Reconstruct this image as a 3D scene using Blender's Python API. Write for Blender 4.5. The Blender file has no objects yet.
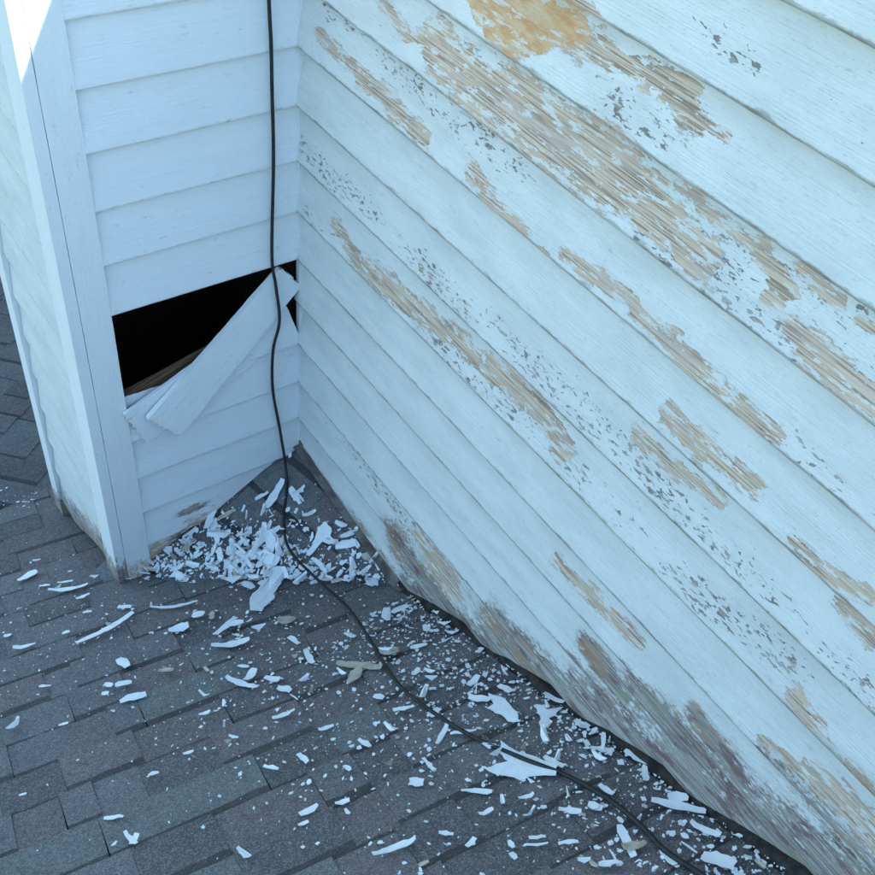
import bpy, math, random
import numpy as np
from mathutils import Vector, Matrix

random.seed(7)
RNG = np.random.default_rng(11)
E = 0.14                      # one clapboard exposure in metres; the scene is laid out in these units

# ------------------------------------------------------------------ camera
scene = bpy.context.scene
cam_data = bpy.data.cameras.new('camera')
cam = bpy.data.objects.new('camera', cam_data)
scene.collection.objects.link(cam)
cam_data.sensor_width = 36.0
cam_data.lens = 36.0 * 1058.58 / 875.0
cam_data.clip_start = 0.02
cam_data.clip_end = 3000
RX = Vector((0.8203057, -0.56480127, 0.08998937))
RD = Vector((-0.34617199, -0.61557466, -0.70797796))
RF = Vector((0.45526202, 0.54960655, -0.70047778))
CAM = Vector((-7.96722, -14.12855, 16.28661)) * E
m = Matrix((( RX.x, -RD.x, -RF.x, CAM.x), (RX.y, -RD.y, -RF.y, CAM.y), (RX.z, -RD.z, -RF.z, CAM.z), (0, 0, 0, 1)))
cam.matrix_world = m
scene.camera = cam

# ------------------------------------------------------------------ sky, sun, exposure
SUN = Vector((1.0, -2.8, 1.76)).normalized()      # towards the sun: behind the big wall, high
world = bpy.data.worlds.new('World')
scene.world = world
world.use_nodes = True
wn = world.node_tree
wn.nodes.clear()
sky = wn.nodes.new('ShaderNodeTexSky')
sky.sky_type = 'NISHITA'
sky.sun_disc = False
sky.sun_elevation = math.asin(SUN.z)
sky.sun_rotation = math.atan2(SUN.x, SUN.y)
sky.altitude = 200
sky.air_density = 1.0
sky.dust_density = 0.2
sky.ozone_density = 1.0
bg = wn.nodes.new('ShaderNodeBackground')
bg.inputs['Strength'].default_value = 0.15
wo = wn.nodes.new('ShaderNodeOutputWorld')
wn.links.new(sky.outputs[0], bg.inputs[0])
wn.links.new(bg.outputs[0], wo.inputs[0])
sl = bpy.data.lights.new('sun', 'SUN')
sl.energy = 4.0
sl.angle = math.radians(0.5)
sl.color = (1.0, 0.95, 0.87)
so = bpy.data.objects.new('sun', sl)
so.rotation_euler = (-SUN).to_track_quat('-Z', 'Y').to_euler()
so.location = (3, -3, 6)
scene.collection.objects.link(so)
scene.view_settings.view_transform = 'Standard'
scene.view_settings.look = 'None'
scene.view_settings.gamma = 1.0
scene.view_settings.use_curve_mapping = False
scene.view_settings.exposure = 1.68
scene.view_settings.use_white_balance = True        # the photograph's camera balance: cool and a little green
scene.view_settings.white_balance_temperature = 6050
scene.view_settings.white_balance_tint = -3.0
scene.cycles.max_bounces = 4
scene.cycles.diffuse_bounces = 2

# ------------------------------------------------------------------ helpers
COL = scene.collection

def vnoise(x, seed=0):
    x = np.asarray(x, float)
    tab = np.random.default_rng(seed).random(4096)
    i = np.floor(x).astype(int)
    f = x - i
    f = f * f * (3 - 2 * f)
    return tab[i % 4096] * (1 - f) + tab[(i + 1) % 4096] * f - 0.5

def fbm(x, seed=0, octaves=4):
    s = 0
    a = 1.0
    for o in range(octaves):
        s = s + a * vnoise(np.asarray(x) * 2 ** o, seed + o)
        a *= 0.5
    return s

def link(o, parent=None):
    COL.objects.link(o)
    if parent is not None:
        o.parent = parent
    return o

def mesh_obj(name, verts, faces, mat, parent=None, uv=None, attrs=None, smooth=False, loc=None):
    v = np.asarray(verts, float) * E
    if loc is not None:
        v = v - np.asarray(loc, float) * E
    me = bpy.data.meshes.new(name)
    me.from_pydata(v.tolist(), [], faces)
    me.materials.append(mat)
    if uv is not None:
        lay = me.uv_layers.new(name='grain')
        li = np.zeros(len(me.loops), dtype=np.int32)
        me.loops.foreach_get('vertex_index', li)
        lay.data.foreach_set('uv', (np.asarray(uv, np.float32) * E)[li].ravel())
    if attrs:
        for k, a in attrs.items():
            at = me.attributes.new(k, 'FLOAT', 'POINT')
            at.data.foreach_set('value', np.asarray(a, np.float32))
    if smooth:
        me.polygons.foreach_set('use_smooth', [True] * len(me.polygons))
    me.update()
    o = bpy.data.objects.new(name, me)
    if loc is not None:
        o.location = Vector(loc) * E
    return link(o, parent)

def empty(name, loc=(0, 0, 0)):
    o = bpy.data.objects.new(name, None)
    o.empty_display_size = 0.05
    o.location = Vector(loc) * E
    return link(o)

def tag(o, label=None, cat=None, group=None, kind=None):
    if label: o['label'] = label
    if cat: o['category'] = cat
    if group: o['group'] = group
    if kind: o['kind'] = kind
    return o

def adopt(o, parent):
    """parent without moving it (parents sit unrotated)"""
    o.parent = parent
    o.matrix_parent_inverse = Matrix.Translation(-parent.location)
    return o

def box(name, lo, hi, mat, parent=None):
    x0, y0, z0 = lo; x1, y1, z1 = hi
    v = [(x0, y0, z0), (x1, y0, z0), (x1, y1, z0), (x0, y1, z0), (x0, y0, z1), (x1, y0, z1), (x1, y1, z1), (x0, y1, z1)]
    f = [(0, 3, 2, 1), (4, 5, 6, 7), (0, 1, 5, 4), (1, 2, 6, 5), (2, 3, 7, 6), (3, 0, 4, 7)]
    uv = [(p[0] + p[1], p[2]) for p in v]
    o = mesh_obj(name, v, f, mat, None, uv)
    if parent is not None: adopt(o, parent)
    return o

# ------------------------------------------------------------------ node helper
class NT:
    def __init__(self, name):
        self.m = bpy.data.materials.new(name)
        self.m.use_nodes = True
        self.t = self.m.node_tree
        self.t.nodes.clear()
        self.out = self.t.nodes.new('ShaderNodeOutputMaterial')
        self.b = self.t.nodes.new('ShaderNodeBsdfPrincipled')
        self.t.links.new(self.b.outputs[0], self.out.inputs[0])
    def n(self, typ, **kw):
        nd = self.t.nodes.new(typ)
        for k, v in kw.items(): setattr(nd, k, v)
        return nd
    def set(self, inp, v):
        if isinstance(v, bpy.types.NodeSocket): self.t.links.new(v, inp)
        else: inp.default_value = v
    def math(self, op, a, b=None, c=None, clamp=False):
        nd = self.n('ShaderNodeMath', operation=op, use_clamp=clamp)
        self.set(nd.inputs[0], a)
        if b is not None: self.set(nd.inputs[1], b)
        if c is not None: self.set(nd.inputs[2], c)
        return nd.outputs[0]
    def step(self, x, lo, hi):
        nd = self.n('ShaderNodeMapRange', interpolation_type='SMOOTHSTEP')
        self.set(nd.inputs[0], x); self.set(nd.inputs[1], lo); self.set(nd.inputs[2], hi)
        return nd.outputs[0]
    def mix(self, fac, a, b):
        nd = self.n('ShaderNodeMix', data_type='RGBA')
        self.set(nd.inputs[0], fac)
        self.set(nd.inputs[6], a if isinstance(a, bpy.types.NodeSocket) else (*a, 1))
        self.set(nd.inputs[7], b if isinstance(b, bpy.types.NodeSocket) else (*b, 1))
        return nd.outputs[2]
    def scaled(self, vec, s, off=(0, 0, 0)):
        nd = self.n('ShaderNodeMapping')
        self.set(nd.inputs[0], vec)
        nd.inputs[1].default_value = off
        nd.inputs[3].default_value = s
        return nd.outputs[0]
    def noise(self, vec, s=(1, 1, 1), detail=4, rough=0.55, off=(0, 0, 0), dist=0.0):
        nd = self.n('ShaderNodeTexNoise')
        self.set(nd.inputs['Vector'], self.scaled(vec, s, off))
        nd.inputs['Scale'].default_value = 1.0
        nd.inputs['Detail'].default_value = detail
        nd.inputs['Roughness'].default_value = rough
        nd.inputs['Distortion'].default_value = dist
        return nd.outputs[0]
    def attr(self, name):
        nd = self.n('ShaderNodeAttribute', attribute_name=name)
        return nd.outputs['Fac']
    def bump(self, h, dist, strength=1.0):
        nd = self.n('ShaderNodeBump')
        nd.inputs['Strength'].default_value = strength
        nd.inputs['Distance'].default_value = dist
        self.set(nd.inputs['Height'], h)
        self.t.links.new(nd.outputs[0], self.b.inputs['Normal'])
    def finish(self, color, rough, spec=0.3):
        self.set(self.b.inputs['Base Color'], color if isinstance(color, bpy.types.NodeSocket) else (*color, 1))
        self.set(self.b.inputs['Roughness'], rough)
        self.b.inputs['Specular IOR Level'].default_value = spec
        return self.m

def mat_paint(name='weathered_white_paint', grime=1.0, whites=((0.79, 0.795, 0.765), (0.67, 0.68, 0.655))):
    """white house paint on boards; the attributes peel / tone / fleck / rot say where it has worn away"""
    t = NT(name)
    uv = t.n('ShaderNodeUVMap', uv_map='grain').outputs[0]
    rnd = t.n('ShaderNodeObjectInfo').outputs['Random']
    comb = t.n('ShaderNodeCombineXYZ')
    t.set(comb.inputs[2], t.math('MULTIPLY', rnd, 7.0))
    add = t.n('ShaderNodeVectorMath', operation='ADD')
    t.set(add.inputs[0], uv); t.set(add.inputs[1], comb.outputs[0])
    c = add.outputs[0]
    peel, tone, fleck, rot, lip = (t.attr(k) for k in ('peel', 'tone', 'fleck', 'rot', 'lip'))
    edge = t.noise(c, (30, 74, 1), 6, 0.66)
    fine = t.noise(c, (95, 420, 1), 2, 0.6)
    grain = t.noise(c, (7, 330, 1), 3, 0.6)
    wide = t.noise(c, (6, 17, 1), 4, 0.62, (3, 1, 0))
    blot = t.noise(c, (14, 34, 1), 4, 0.62, (9, 4, 2))
    # bare patches: ragged along the grain
    pk = t.math('MULTIPLY_ADD', t.math('SUBTRACT', edge, 0.5), 1.15, peel)
    pk = t.math('MULTIPLY_ADD', t.math('SUBTRACT', blot, 0.5), 0.95, pk)
    pk = t.math('MULTIPLY_ADD', t.math('SUBTRACT', fine, 0.5), 0.22, pk)
    pm = t.math('MULTIPLY', t.step(pk, 0.50, 0.512), t.step(peel, 0.03, 0.25))
    # small flecks that follow the grain
    fk = t.noise(c, (55, 135, 1), 3, 0.62, (1, 7, 0), 0.6)
    thr = t.math('MULTIPLY_ADD', t.math('MULTIPLY', fleck, t.step(wide, 0.20, 0.55)), -0.25, 0.80)
    fm = t.math('MULTIPLY', t.step(fk, thr, t.math('ADD', thr, 0.03)), t.step(fleck, 0.01, 0.1))
    # rotted foot of the boards
    rk = t.math('MULTIPLY_ADD', t.math('SUBTRACT', edge, 0.5), 1.0, rot)
    rk = t.math('MULTIPLY_ADD', t.math('SUBTRACT', wide, 0.5), 0.9, rk)
    rk = t.math('MULTIPLY_ADD', t.math('SUBTRACT', fine, 0.5), 0.4, rk)
    rm = t.math('MULTIPLY', t.step(rk, 0.44, 0.60), t.step(rot, 0.02, 0.25))
    # paint colour: chalky white with faint streaks and grime
    p = t.mix(t.step(wide, 0.3, 0.75), *whites)
    p = t.mix(t.math('MULTIPLY', t.step(grain, 0.50, 0.72), 0.22 * grime), p, (0.60, 0.61, 0.58))
    p = t.mix(t.math('MULTIPLY', t.step(fine, 0.62, 0.70), 0.40 * grime), p, (0.42, 0.40, 0.36))
    # worn, mossy drip edge of each board, darkened to paint in the lap shadow
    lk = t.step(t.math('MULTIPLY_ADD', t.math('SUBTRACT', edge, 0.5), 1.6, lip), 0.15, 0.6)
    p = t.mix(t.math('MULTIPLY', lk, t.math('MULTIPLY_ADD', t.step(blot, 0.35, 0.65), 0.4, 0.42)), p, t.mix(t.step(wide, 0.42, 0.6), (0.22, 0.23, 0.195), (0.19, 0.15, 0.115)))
    # bare wood, weathered tan to grey
    w = t.mix(t.step(grain, 0.36, 0.60), (0.31, 0.225, 0.165), (0.72, 0.575, 0.445))
    w = t.mix(t.math('MULTIPLY', t.step(blot, 0.42, 0.66), 0.6), w, (0.68, 0.54, 0.395))
    w = t.mix(t.math('MULTIPLY', t.step(wide, 0.48, 0.68), 0.5), w, (0.56, 0.45, 0.39))
    tan = t.mix(t.step(edge, 0.38, 0.62), (0.60, 0.34, 0.16), (0.68, 0.47, 0.27))
    tan = t.mix(t.math('MULTIPLY', t.step(blot, 0.55, 0.66), 0.5), tan, (0.66, 0.55, 0.40))
    w = t.mix(tone, w, tan)
    left = t.noise(c, (24, 90, 1), 5, 0.70, (2, 2, 0))
    left = t.math('MULTIPLY_ADD', peel, -0.16, t.math('ADD', left, 0.10))
    left = t.math('MULTIPLY', t.step(left, 0.515, 0.535), t.math('SUBTRACT', 1.0, t.math('MULTIPLY', tone, 0.3)))
    w = t.mix(t.math('MULTIPLY', left, 0.9), w, p)
    # rotten wood: grey, with purple-brown and green stains and rags of paint
    r = t.mix(t.step(grain, 0.36, 0.62), (0.20, 0.17, 0.155), (0.50, 0.46, 0.42))
    r = t.mix(t.math('MULTIPLY', t.step(blot, 0.51, 0.62), 0.8), r, (0.20, 0.115, 0.12))
    r = t.mix(t.math('MULTIPLY', t.step(blot, 0.44, 0.34), 0.6), r, (0.34, 0.36, 0.25))
    r = t.mix(t.math('MULTIPLY', t.step(wide, 0.53, 0.64), 0.7), r, (0.46, 0.31, 0.19))
    rag = t.step(t.math('MULTIPLY_ADD', rot, -0.34, t.math('ADD', edge, 0.03)), 0.36, 0.41)
    r = t.mix(t.math('MULTIPLY', rag, 0.85), r, p)
    col = t.mix(t.math('MULTIPLY', fm, 0.88), p, t.mix(t.step(blot, 0.42, 0.6), (0.21, 0.18, 0.16), (0.46, 0.40, 0.33)))
    col = t.mix(pm, col, w)
    col = t.mix(rm, col, r)
    # relief: the paint film stands proud of the wood
    h = t.math('SUBTRACT', 1.0, t.math('MAXIMUM', pm, fm))
    h = t.math('MULTIPLY_ADD', grain, 0.45, h)
    h = t.math('MULTIPLY_ADD', blot, 0.5, h)
    h = t.math('MULTIPLY_ADD', edge, t.math('MULTIPLY_ADD', rot, 2.0, 0.35), h)
    t.bump(h, 0.0038, 0.9)
    rough = t.math('MULTIPLY_ADD', pm, 0.25, 0.58)
    return t.finish(col, rough, 0.25)

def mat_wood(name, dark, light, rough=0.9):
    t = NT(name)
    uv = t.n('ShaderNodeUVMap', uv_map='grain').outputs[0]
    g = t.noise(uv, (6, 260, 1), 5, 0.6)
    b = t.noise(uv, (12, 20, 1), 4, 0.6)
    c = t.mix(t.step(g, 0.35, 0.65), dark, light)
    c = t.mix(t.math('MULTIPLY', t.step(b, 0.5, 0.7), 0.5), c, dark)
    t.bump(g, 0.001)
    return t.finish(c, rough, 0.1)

def mat_shingle(name, base, second, hue_jit=0.35, grit_k=1.0):
    """asphalt shingle covered in mineral granules"""
    t = NT(name)
    c = t.n('ShaderNodeNewGeometry').outputs['Position']
    rnd = t.n('ShaderNodeObjectInfo').outputs['Random']
    g = t.n('ShaderNodeTexVoronoi', feature='F1')
    t.set(g.inputs['Vector'], c)
    g.inputs['Scale'].default_value = 420
    sep = t.n('ShaderNodeSeparateColor')
    t.set(sep.inputs[0], g.outputs['Color'])
    grit = sep.outputs[0]
    blot = t.noise(c, (9, 9, 9), 5, 0.6)
    mid = t.noise(c, (60, 60, 60), 3, 0.6)
    col = t.mix(t.step(blot, 0.3, 0.7), base, second)
    col = t.mix(t.math('MULTIPLY', rnd, hue_jit), col, tuple(x * 0.62 for x in base))
    col = t.mix(t.math('MULTIPLY', t.step(grit, 0.55, 0.95), 0.5 * grit_k), col, (0.42, 0.40, 0.385))
    col = t.mix(t.math('MULTIPLY', t.step(grit, 0.35, 0.05), 0.45), col, (0.06, 0.058, 0.062))
    col = t.mix(t.math('MULTIPLY', t.step(mid, 0.5, 0.75), 0.35), col, (0.085, 0.080, 0.082))
    dust = t.step(t.noise(c, (150, 150, 150), 2, 0.5, (3, 3, 3)), 0.70, 0.74)
    col = t.mix(t.math('MULTIPLY', dust, 0.5 * grit_k), col, (0.45, 0.44, 0.42))
    h = t.math('MULTIPLY_ADD', mid, 0.8, g.outputs['Distance'])
    t.bump(t.math('ADD', t.math('MULTIPLY', grit, 0.6), h), 0.0016)
    return t.finish(col, 0.93, 0.12)

def mat_flake(name, a, b):
    t = NT(name)
    c = t.n('ShaderNodeTexCoord').outputs['Object']
    rnd = t.n('ShaderNodeObjectInfo').outputs['Random']
    n = t.noise(c, (60, 60, 60), 5, 0.65)
    col = t.mix(t.step(n, 0.42, 0.68), a, b)
    col = t.mix(t.math('MULTIPLY', rnd, 0.25), col, b)
    t.bump(t.noise(c, (220, 220, 220), 4, 0.6), 0.001)
    return t.finish(col, 0.65, 0.2)

def mat_simple(name, a, b, scale, rough, spec=0.3, bump=0.0005):
    t = NT(name)
    c = t.n('ShaderNodeNewGeometry').outputs['Position']
    n = t.noise(c, (scale, scale, scale), 5, 0.6)
    t.bump(t.noise(c, (scale * 6,) * 3, 4, 0.6), bump)
    return t.finish(t.mix(t.step(n, 0.35, 0.65), a, b), rough, spec)

PAINT = mat_paint()
PAINT_CLEAN = mat_paint('sound_white_paint', 0.35, ((0.87, 0.88, 0.865), (0.84, 0.85, 0.835)))
RAW = mat_wood('old_brown_wood', (0.055, 0.035, 0.022), (0.23, 0.15, 0.09))
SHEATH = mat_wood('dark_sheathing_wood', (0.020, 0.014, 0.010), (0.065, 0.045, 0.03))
SH = [mat_shingle('granules_slate', (0.222, 0.196, 0.190), (0.254, 0.228, 0.220)),
      mat_shingle('granules_brown', (0.216, 0.174, 0.166), (0.246, 0.204, 0.194)),
      mat_shingle('granules_green', (0.215, 0.208, 0.190), (0.252, 0.246, 0.226)),
      mat_shingle('granules_dark', (0.165, 0.145, 0.140), (0.200, 0.180, 0.172))]
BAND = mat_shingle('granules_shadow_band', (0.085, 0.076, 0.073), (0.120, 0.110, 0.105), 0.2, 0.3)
FLAKE = mat_flake('paint_flake_white', (0.92, 0.92, 0.905), (0.85, 0.85, 0.83))
FLAKE_TAN = mat_flake('paint_flake_underside', (0.62, 0.54, 0.43), (0.40, 0.33, 0.25))
CABLE = mat_simple('black_rubber', (0.012, 0.012, 0.013), (0.028, 0.028, 0.03), 60, 0.55, 0.4)
METAL = mat_simple('stained_flashing', (0.13, 0.10, 0.085), (0.26, 0.22, 0.19), 22, 0.75, 0.3)
DECK = mat_simple('roof_felt', (0.02, 0.02, 0.02), (0.035, 0.033, 0.032), 10, 0.95, 0.1)
GROUND = mat_simple('dry_grass_ground', (0.06, 0.075, 0.03), (0.13, 0.12, 0.06), 0.4, 0.95, 0.1, 0.01)
GAP_SHADE_TAR = mat_simple('gap_shade_cement', (0.018, 0.016, 0.015), (0.05, 0.043, 0.038), 40, 0.8, 0.25, 0.002)

# ------------------------------------------------------------------ measured wear on the wall and flakes on the roof (y, z, y, z, radius)
ORANGE = [(-4.45, 11.17, -6.03, 11.8, 0.159), (-4.78, 11.04, -5.99, 11.65, 0.18), (-5.09, 10.93, -5.66, 11.27, 0.119), (-4.31, 11.39, -6.26, 12.12, 0.206)]
PEEL = [(-5.77, 11.51, -6.6, 11.52, 0.167), (-6.6, 11.52, -7.2, 11.58, 0.093), (-7.2, 11.58, -7.73, 11.71, 0.133), (-7.52, 11.51, -7.97, 11.46, 0.132),
    (-7.97, 11.46, -8.35, 11.46, 0.056), (-6.17, 11.88, -6.42, 11.83, 0.136), (-2.33, 10.44, -3.01, 10.24, 0.094), (-3.01, 10.24, -3.46, 10.36, 0.045), (-3.64, 10.38, -4.33, 10.22, 0.313),
    (-4.32, 10.28, -5.54, 10.27, 0.397), (-5.31, 10.41, -6.81, 10.28, 0.456), (-6.57, 10.53, -7.45, 10.38, 0.346), (-7.15, 10.28, -8.51, 10.2, 0.256), (-6.65, 10.81, -7.31, 10.79, 0.138),
    (-7.41, 10.48, -7.73, 10.48, 0.11), (-7.95, 10.72, -8.25, 10.71, 0.076), (-8.27, 10.66, -9.11, 10.64, 0.061), (-9.11, 10.64, -9.57, 10.46, 0.112), (-9.59, 10.71, -10.09, 10.69, 0.078),
    (-9.39, 10.28, -9.55, 10.29, 0.06), (-9.77, 10.17, -10.16, 10.15, 0.109), (-10.11, 10.11, -10.79, 10.08, 0.227), (-10.35, 10.64, -10.52, 10.65, 0.043),
    (-0.69, 9.3, -1.92, 9.2, 0.108), (-1.92, 9.2, -2.85, 9.17, 0.146), (-2.73, 9.11, -3.61, 9.09, 0.139), (-4.71, 9.15, -5.24, 8.93, 0.135), (-5.24, 8.93, -5.89, 8.86, 0.143),
    (-6.67, 9.05, -7.35, 9.12, 0.1), (-7.35, 9.12, -7.85, 9.17, 0.08), (-7.89, 9.06, -8.56, 9.03, 0.08), (-8.56, 9.03, -9.3, 8.94, 0.173), (-9.6, 9.0, -10.08, 8.98, 0.116),
    (-6.0, 8.81, -6.38, 8.89, 0.068), (-8.8, 8.15, -9.37, 8.16, 0.153), (-9.37, 8.16, -10.12, 8.21, 0.112), (-10.77, 8.04, -11.06, 8.01, 0.077), (-11.08, 7.95, -11.67, 8.11, 0.102),
    (-8.41, 7.49, -9.11, 7.52, 0.112), (-9.11, 7.52, -9.74, 7.6, 0.088), (-11.51, 7.76, -11.97, 7.61, 0.139), (-1.36, 6.31, -2.17, 6.08, 0.145), (-2.17, 6.08, -3.21, 6.2, 0.216),
    (-3.22, 6.11, -4.93, 6.44, 0.19), (-4.94, 6.36, -5.57, 6.35, 0.134), (-5.67, 6.43, -6.45, 6.58, 0.239), (-6.45, 6.58, -7.27, 6.41, 0.223), (-7.22, 6.17, -7.33, 6.17, 0.096),
    (-11.62, 6.08, -12.27, 5.81, 0.133), (-11.95, 6.01, -12.33, 5.68, 0.165), (-12.32, 5.2, -13.08, 5.29, 0.249), (-11.6, 5.02, -12.47, 5.2, 0.103), (-4.76, 1.53, -5.43, 1.27, 0.532),
    (-7.73, 4.32, -9.44, 4.43, 0.134)]
FLECK = [(-0.19, 7.18, -3.1, 7.08, 0.583), (-3.1, 7.08, -5.64, 7.14, 0.53), (-5.64, 7.14, -7.75, 7.19, 0.453), (-7.75, 7.19, -9.6, 7.11, 0.446), (-9.6, 7.11, -11.21, 7.03, 0.461),
    (-11.21, 7.03, -12.25, 7.04, 0.426), (-7.86, 6.17, -9.96, 6.15, 0.287), (-9.96, 6.15, -11.33, 6.41, 0.251), (-1.21, 1.67, -4.46, 1.36, 0.986), (-0.91, 9.74, -5.51, 9.58, 0.26),
    (-6.92, 9.95, -10.82, 10.03, 0.198), (-0.37, 5.92, -3.82, 5.84, 0.241), (-4.35, 6.02, -6.78, 6.18, 0.267), (-8.4, 10.32, -10.52, 10.65, 0.23), (-6.88, 11.15, -7.79, 11.15, 0.189),
    (-6.87, 6.26, -8.91, 6.01, 0.166), (-10.31, 9.07, -11.36, 8.88, 0.137), (-7.64, 12.32, -8.46, 12.19, 0.125)]
ROT = [(-8.69, 3.36, -9.51, 3.26, 0.238), (-10.67, 4.26, -11.56, 4.08, 0.196), (-3.86, 0.74, -5.25, 0.46, 0.479), (-9.73, 3.56, -10.96, 3.51, 0.356), (-6.82, 1.73, -9.3, 2.12, 0.456)]
STRIPS = [(-6.08,1.43,-5.66,1.5,0.24), (-5.7,0.46,-4.98,0.1,0.14), (-5.81,-1.73,-4.61,-1.55,0.15), (-6.82,-1.07,-6.43,-1.19,0.12), (-5.34,-0.22,-5.06,-0.24,0.11),
    (-5.45,0.7,-5.18,0.5,0.09), (-5.62,1.97,-5.46,1.9,0.06), (-5.79,0.86,-5.6,0.73,0.09), (-4.76,-1.07,-4.55,-1.26,0.16), (-5.39,-0.82,-5.23,-0.88,0.08), (-5.93,-1.21,-5.79,-1.25,0.1),
    (-5.75,-3.94,-5.31,-4.01,0.19), (-5.67,-3.49,-5.4,-3.57,0.19), (-5.8,-3.31,-5.7,-3.44,0.15), (-4.91,-3.6,-4.69,-3.75,0.1), (-3.67,-3.26,-3.1,-2.94,0.16),
    (-3.32,-3.17,-3.09,-3.29,0.18), (-3.87,-3.56,-3.25,-3.86,0.2), (-4.28,-2.53,-3.92,-2.64,0.3), (-4.07,-4.62,-3.76,-5.22,0.13), (-3.81,-4.83,-3.55,-4.64,0.16),
    (-3.52,-4.98,-3.37,-5.22,0.17), (-3.47,-5.36,-3.35,-5.6,0.16), (-3.93,-6.04,-3.54,-6.07,0.09), (-4.26,-1.63,-3.47,-2.04,0.1), (-2.56,-3.66,-2.29,-3.86,0.28),
    (-3.73,-2.38,-3.56,-2.54,0.22), (-3.5,-2.63,-3.4,-2.68,0.26), (-4.16,-9.34,-3.55,-9.46,0.11), (-4.06,-8.19,-3.87,-8.29,0.12), (-3.01,-8.52,-2.85,-8.67,0.21),
    (-2.58,-8.3,-2.61,-8.62,0.1), (-2.24,-8.17,-1.78,-7.89,0.08), (-1.94,-8.1,-1.6,-8.32,0.06), (-2.54,-9.15,-2.2,-9.42,0.09), (-3.09,-9.98,-2.91,-9.92,0.11),
    (-3.23,-9.55,-3.09,-9.69,0.08), (-1.64,-5.7,-1.35,-5.87,0.25), (-2.39,-5.49,-1.87,-6.11,0.17), (-2.47,-6.05,-2.16,-5.86,0.22), (-1.18,-5.97,-0.9,-6.08,0.09),
    (-2.6,-4.74,-2.69,-5.23,0.13), (-3.91,-6.0,-3.56,-6.07,0.08), (-1.72,-10.25,-1.51,-10.47,0.11), (-1.34,-10.42,-1.26,-10.54,0.15), (-2.58,-10.23,-2.61,-10.36,0.09),
    (-2.36,-10.37,-2.16,-10.48,0.07), (-1.31,-10.96,-1.52,-11.42,0.14), (-1.54,-11.24,-1.23,-11.35,0.15), (-0.55,-9.66,-0.31,-9.89,0.11), (-0.2,-9.58,-0.44,-9.79,0.09),
    (-0.22,-10.02,-0.15,-10.39,0.12), (-0.15,-10.31,-0.41,-10.61,0.1), (-0.66,-10.92,-0.22,-11.46,0.15), (-0.44,-11.02,-0.25,-11.17,0.19), (-0.54,-11.49,-0.44,-11.88,0.11),
    (-0.84,-11.92,-0.68,-12.3,0.23), (-1.33,-10.43,-1.24,-10.59,0.15), (-1.16,-11.54,-1.2,-11.82,0.14), (-0.3,0.09,-0.37,-0.21,0.09), (-1.28,-0.81,-0.71,-0.54,0.22),
    (-1.36,-0.51,-1.08,-0.56,0.1), (-0.68,-0.81,-0.71,-1.25,0.13), (-2.04,0.01,-2.42,-0.36,0.19), (-2.27,-0.2,-2.4,-0.79,0.15), (-2.16,-0.32,-1.77,-0.4,0.1),
    (-2.89,-0.12,-2.57,-0.14,0.1), (-1.86,-1.33,-1.25,-1.41,0.14), (-1.82,-1.8,-1.59,-2.02,0.2), (-2.1,-1.25,-2.08,-1.75,0.12), (-2.4,-0.92,-2.5,-1.2,0.11),
    (-1.64,-2.16,-2.77,-3.11,0.43), (-1.6,-2.2,-1.72,-2.68,0.1), (-2.33,-1.89,-2.07,-2.02,0.11), (-5.93,-3.52,-5.82,-3.58,0.13), (-6.85,-6.31,-6.61,-6.48,0.09),
    (-6.7,-6.81,-6.64,-7.13,0.09), (-6.71,-7.07,-6.57,-6.95,0.12), (-6.94,-6.91,-6.85,-6.87,0.04), (-2.64,-4.22,-2.61,-4.55,0.12), (-1.09,-2.46,-1.02,-2.93,0.1),
    (-4.68,-8.23,-4.53,-8.26,0.08), (-6.01,-5.93,-5.85,-5.95,0.07), (-6.75,-2.55,-6.56,-2.64,0.07), (-4.0,-7.03,-3.98,-7.26,0.13), (-2.36,-6.61,-2.27,-6.77,0.15),
    (-2.31,-7.12,-2.02,-7.27,0.1), (-1.95,-7.57,-1.72,-7.52,0.19), (-3.11,-7.34,-3.05,-7.58,0.1), (-3.48,-6.74,-3.24,-6.8,0.1), (-3.57,-7.64,-3.55,-7.8,0.09),
    (-1.18,-7.6,-1.01,-7.9,0.17), (-1.03,-7.41,-0.75,-7.31,0.14), (-1.17,-9.35,-1.12,-9.71,0.12), (0.06,-8.33,0.13,-8.71,0.12), (-0.66,-7.72,-0.64,-7.99,0.14),
    (-0.38,-9.46,-0.16,-9.44,0.08), (-2.02,-9.78,-1.8,-9.84,0.08), (-2.62,-9.65,-2.41,-9.7,0.08), (-0.98,-10.26,-0.96,-10.52,0.11), (-2.13,-10.69,-1.91,-10.83,0.09),
    (-1.96,-11.24,-1.74,-11.37,0.1), (-3.76,-9.82,-3.62,-9.85,0.07), (-4.52,-6.87,-4.39,-7.11,0.08), (-4.65,-5.92,-4.55,-6.06,0.07), (-4.83,-5.16,-4.64,-5.2,0.08),
    (-5.41,-5.87,-5.25,-5.91,0.08), (-6.78,-3.85,-6.63,-3.91,0.06), (-7.75,-5.04,-7.64,-5.07,0.05), (-6.86,-0.52,-6.72,-0.56,0.12)]
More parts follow.
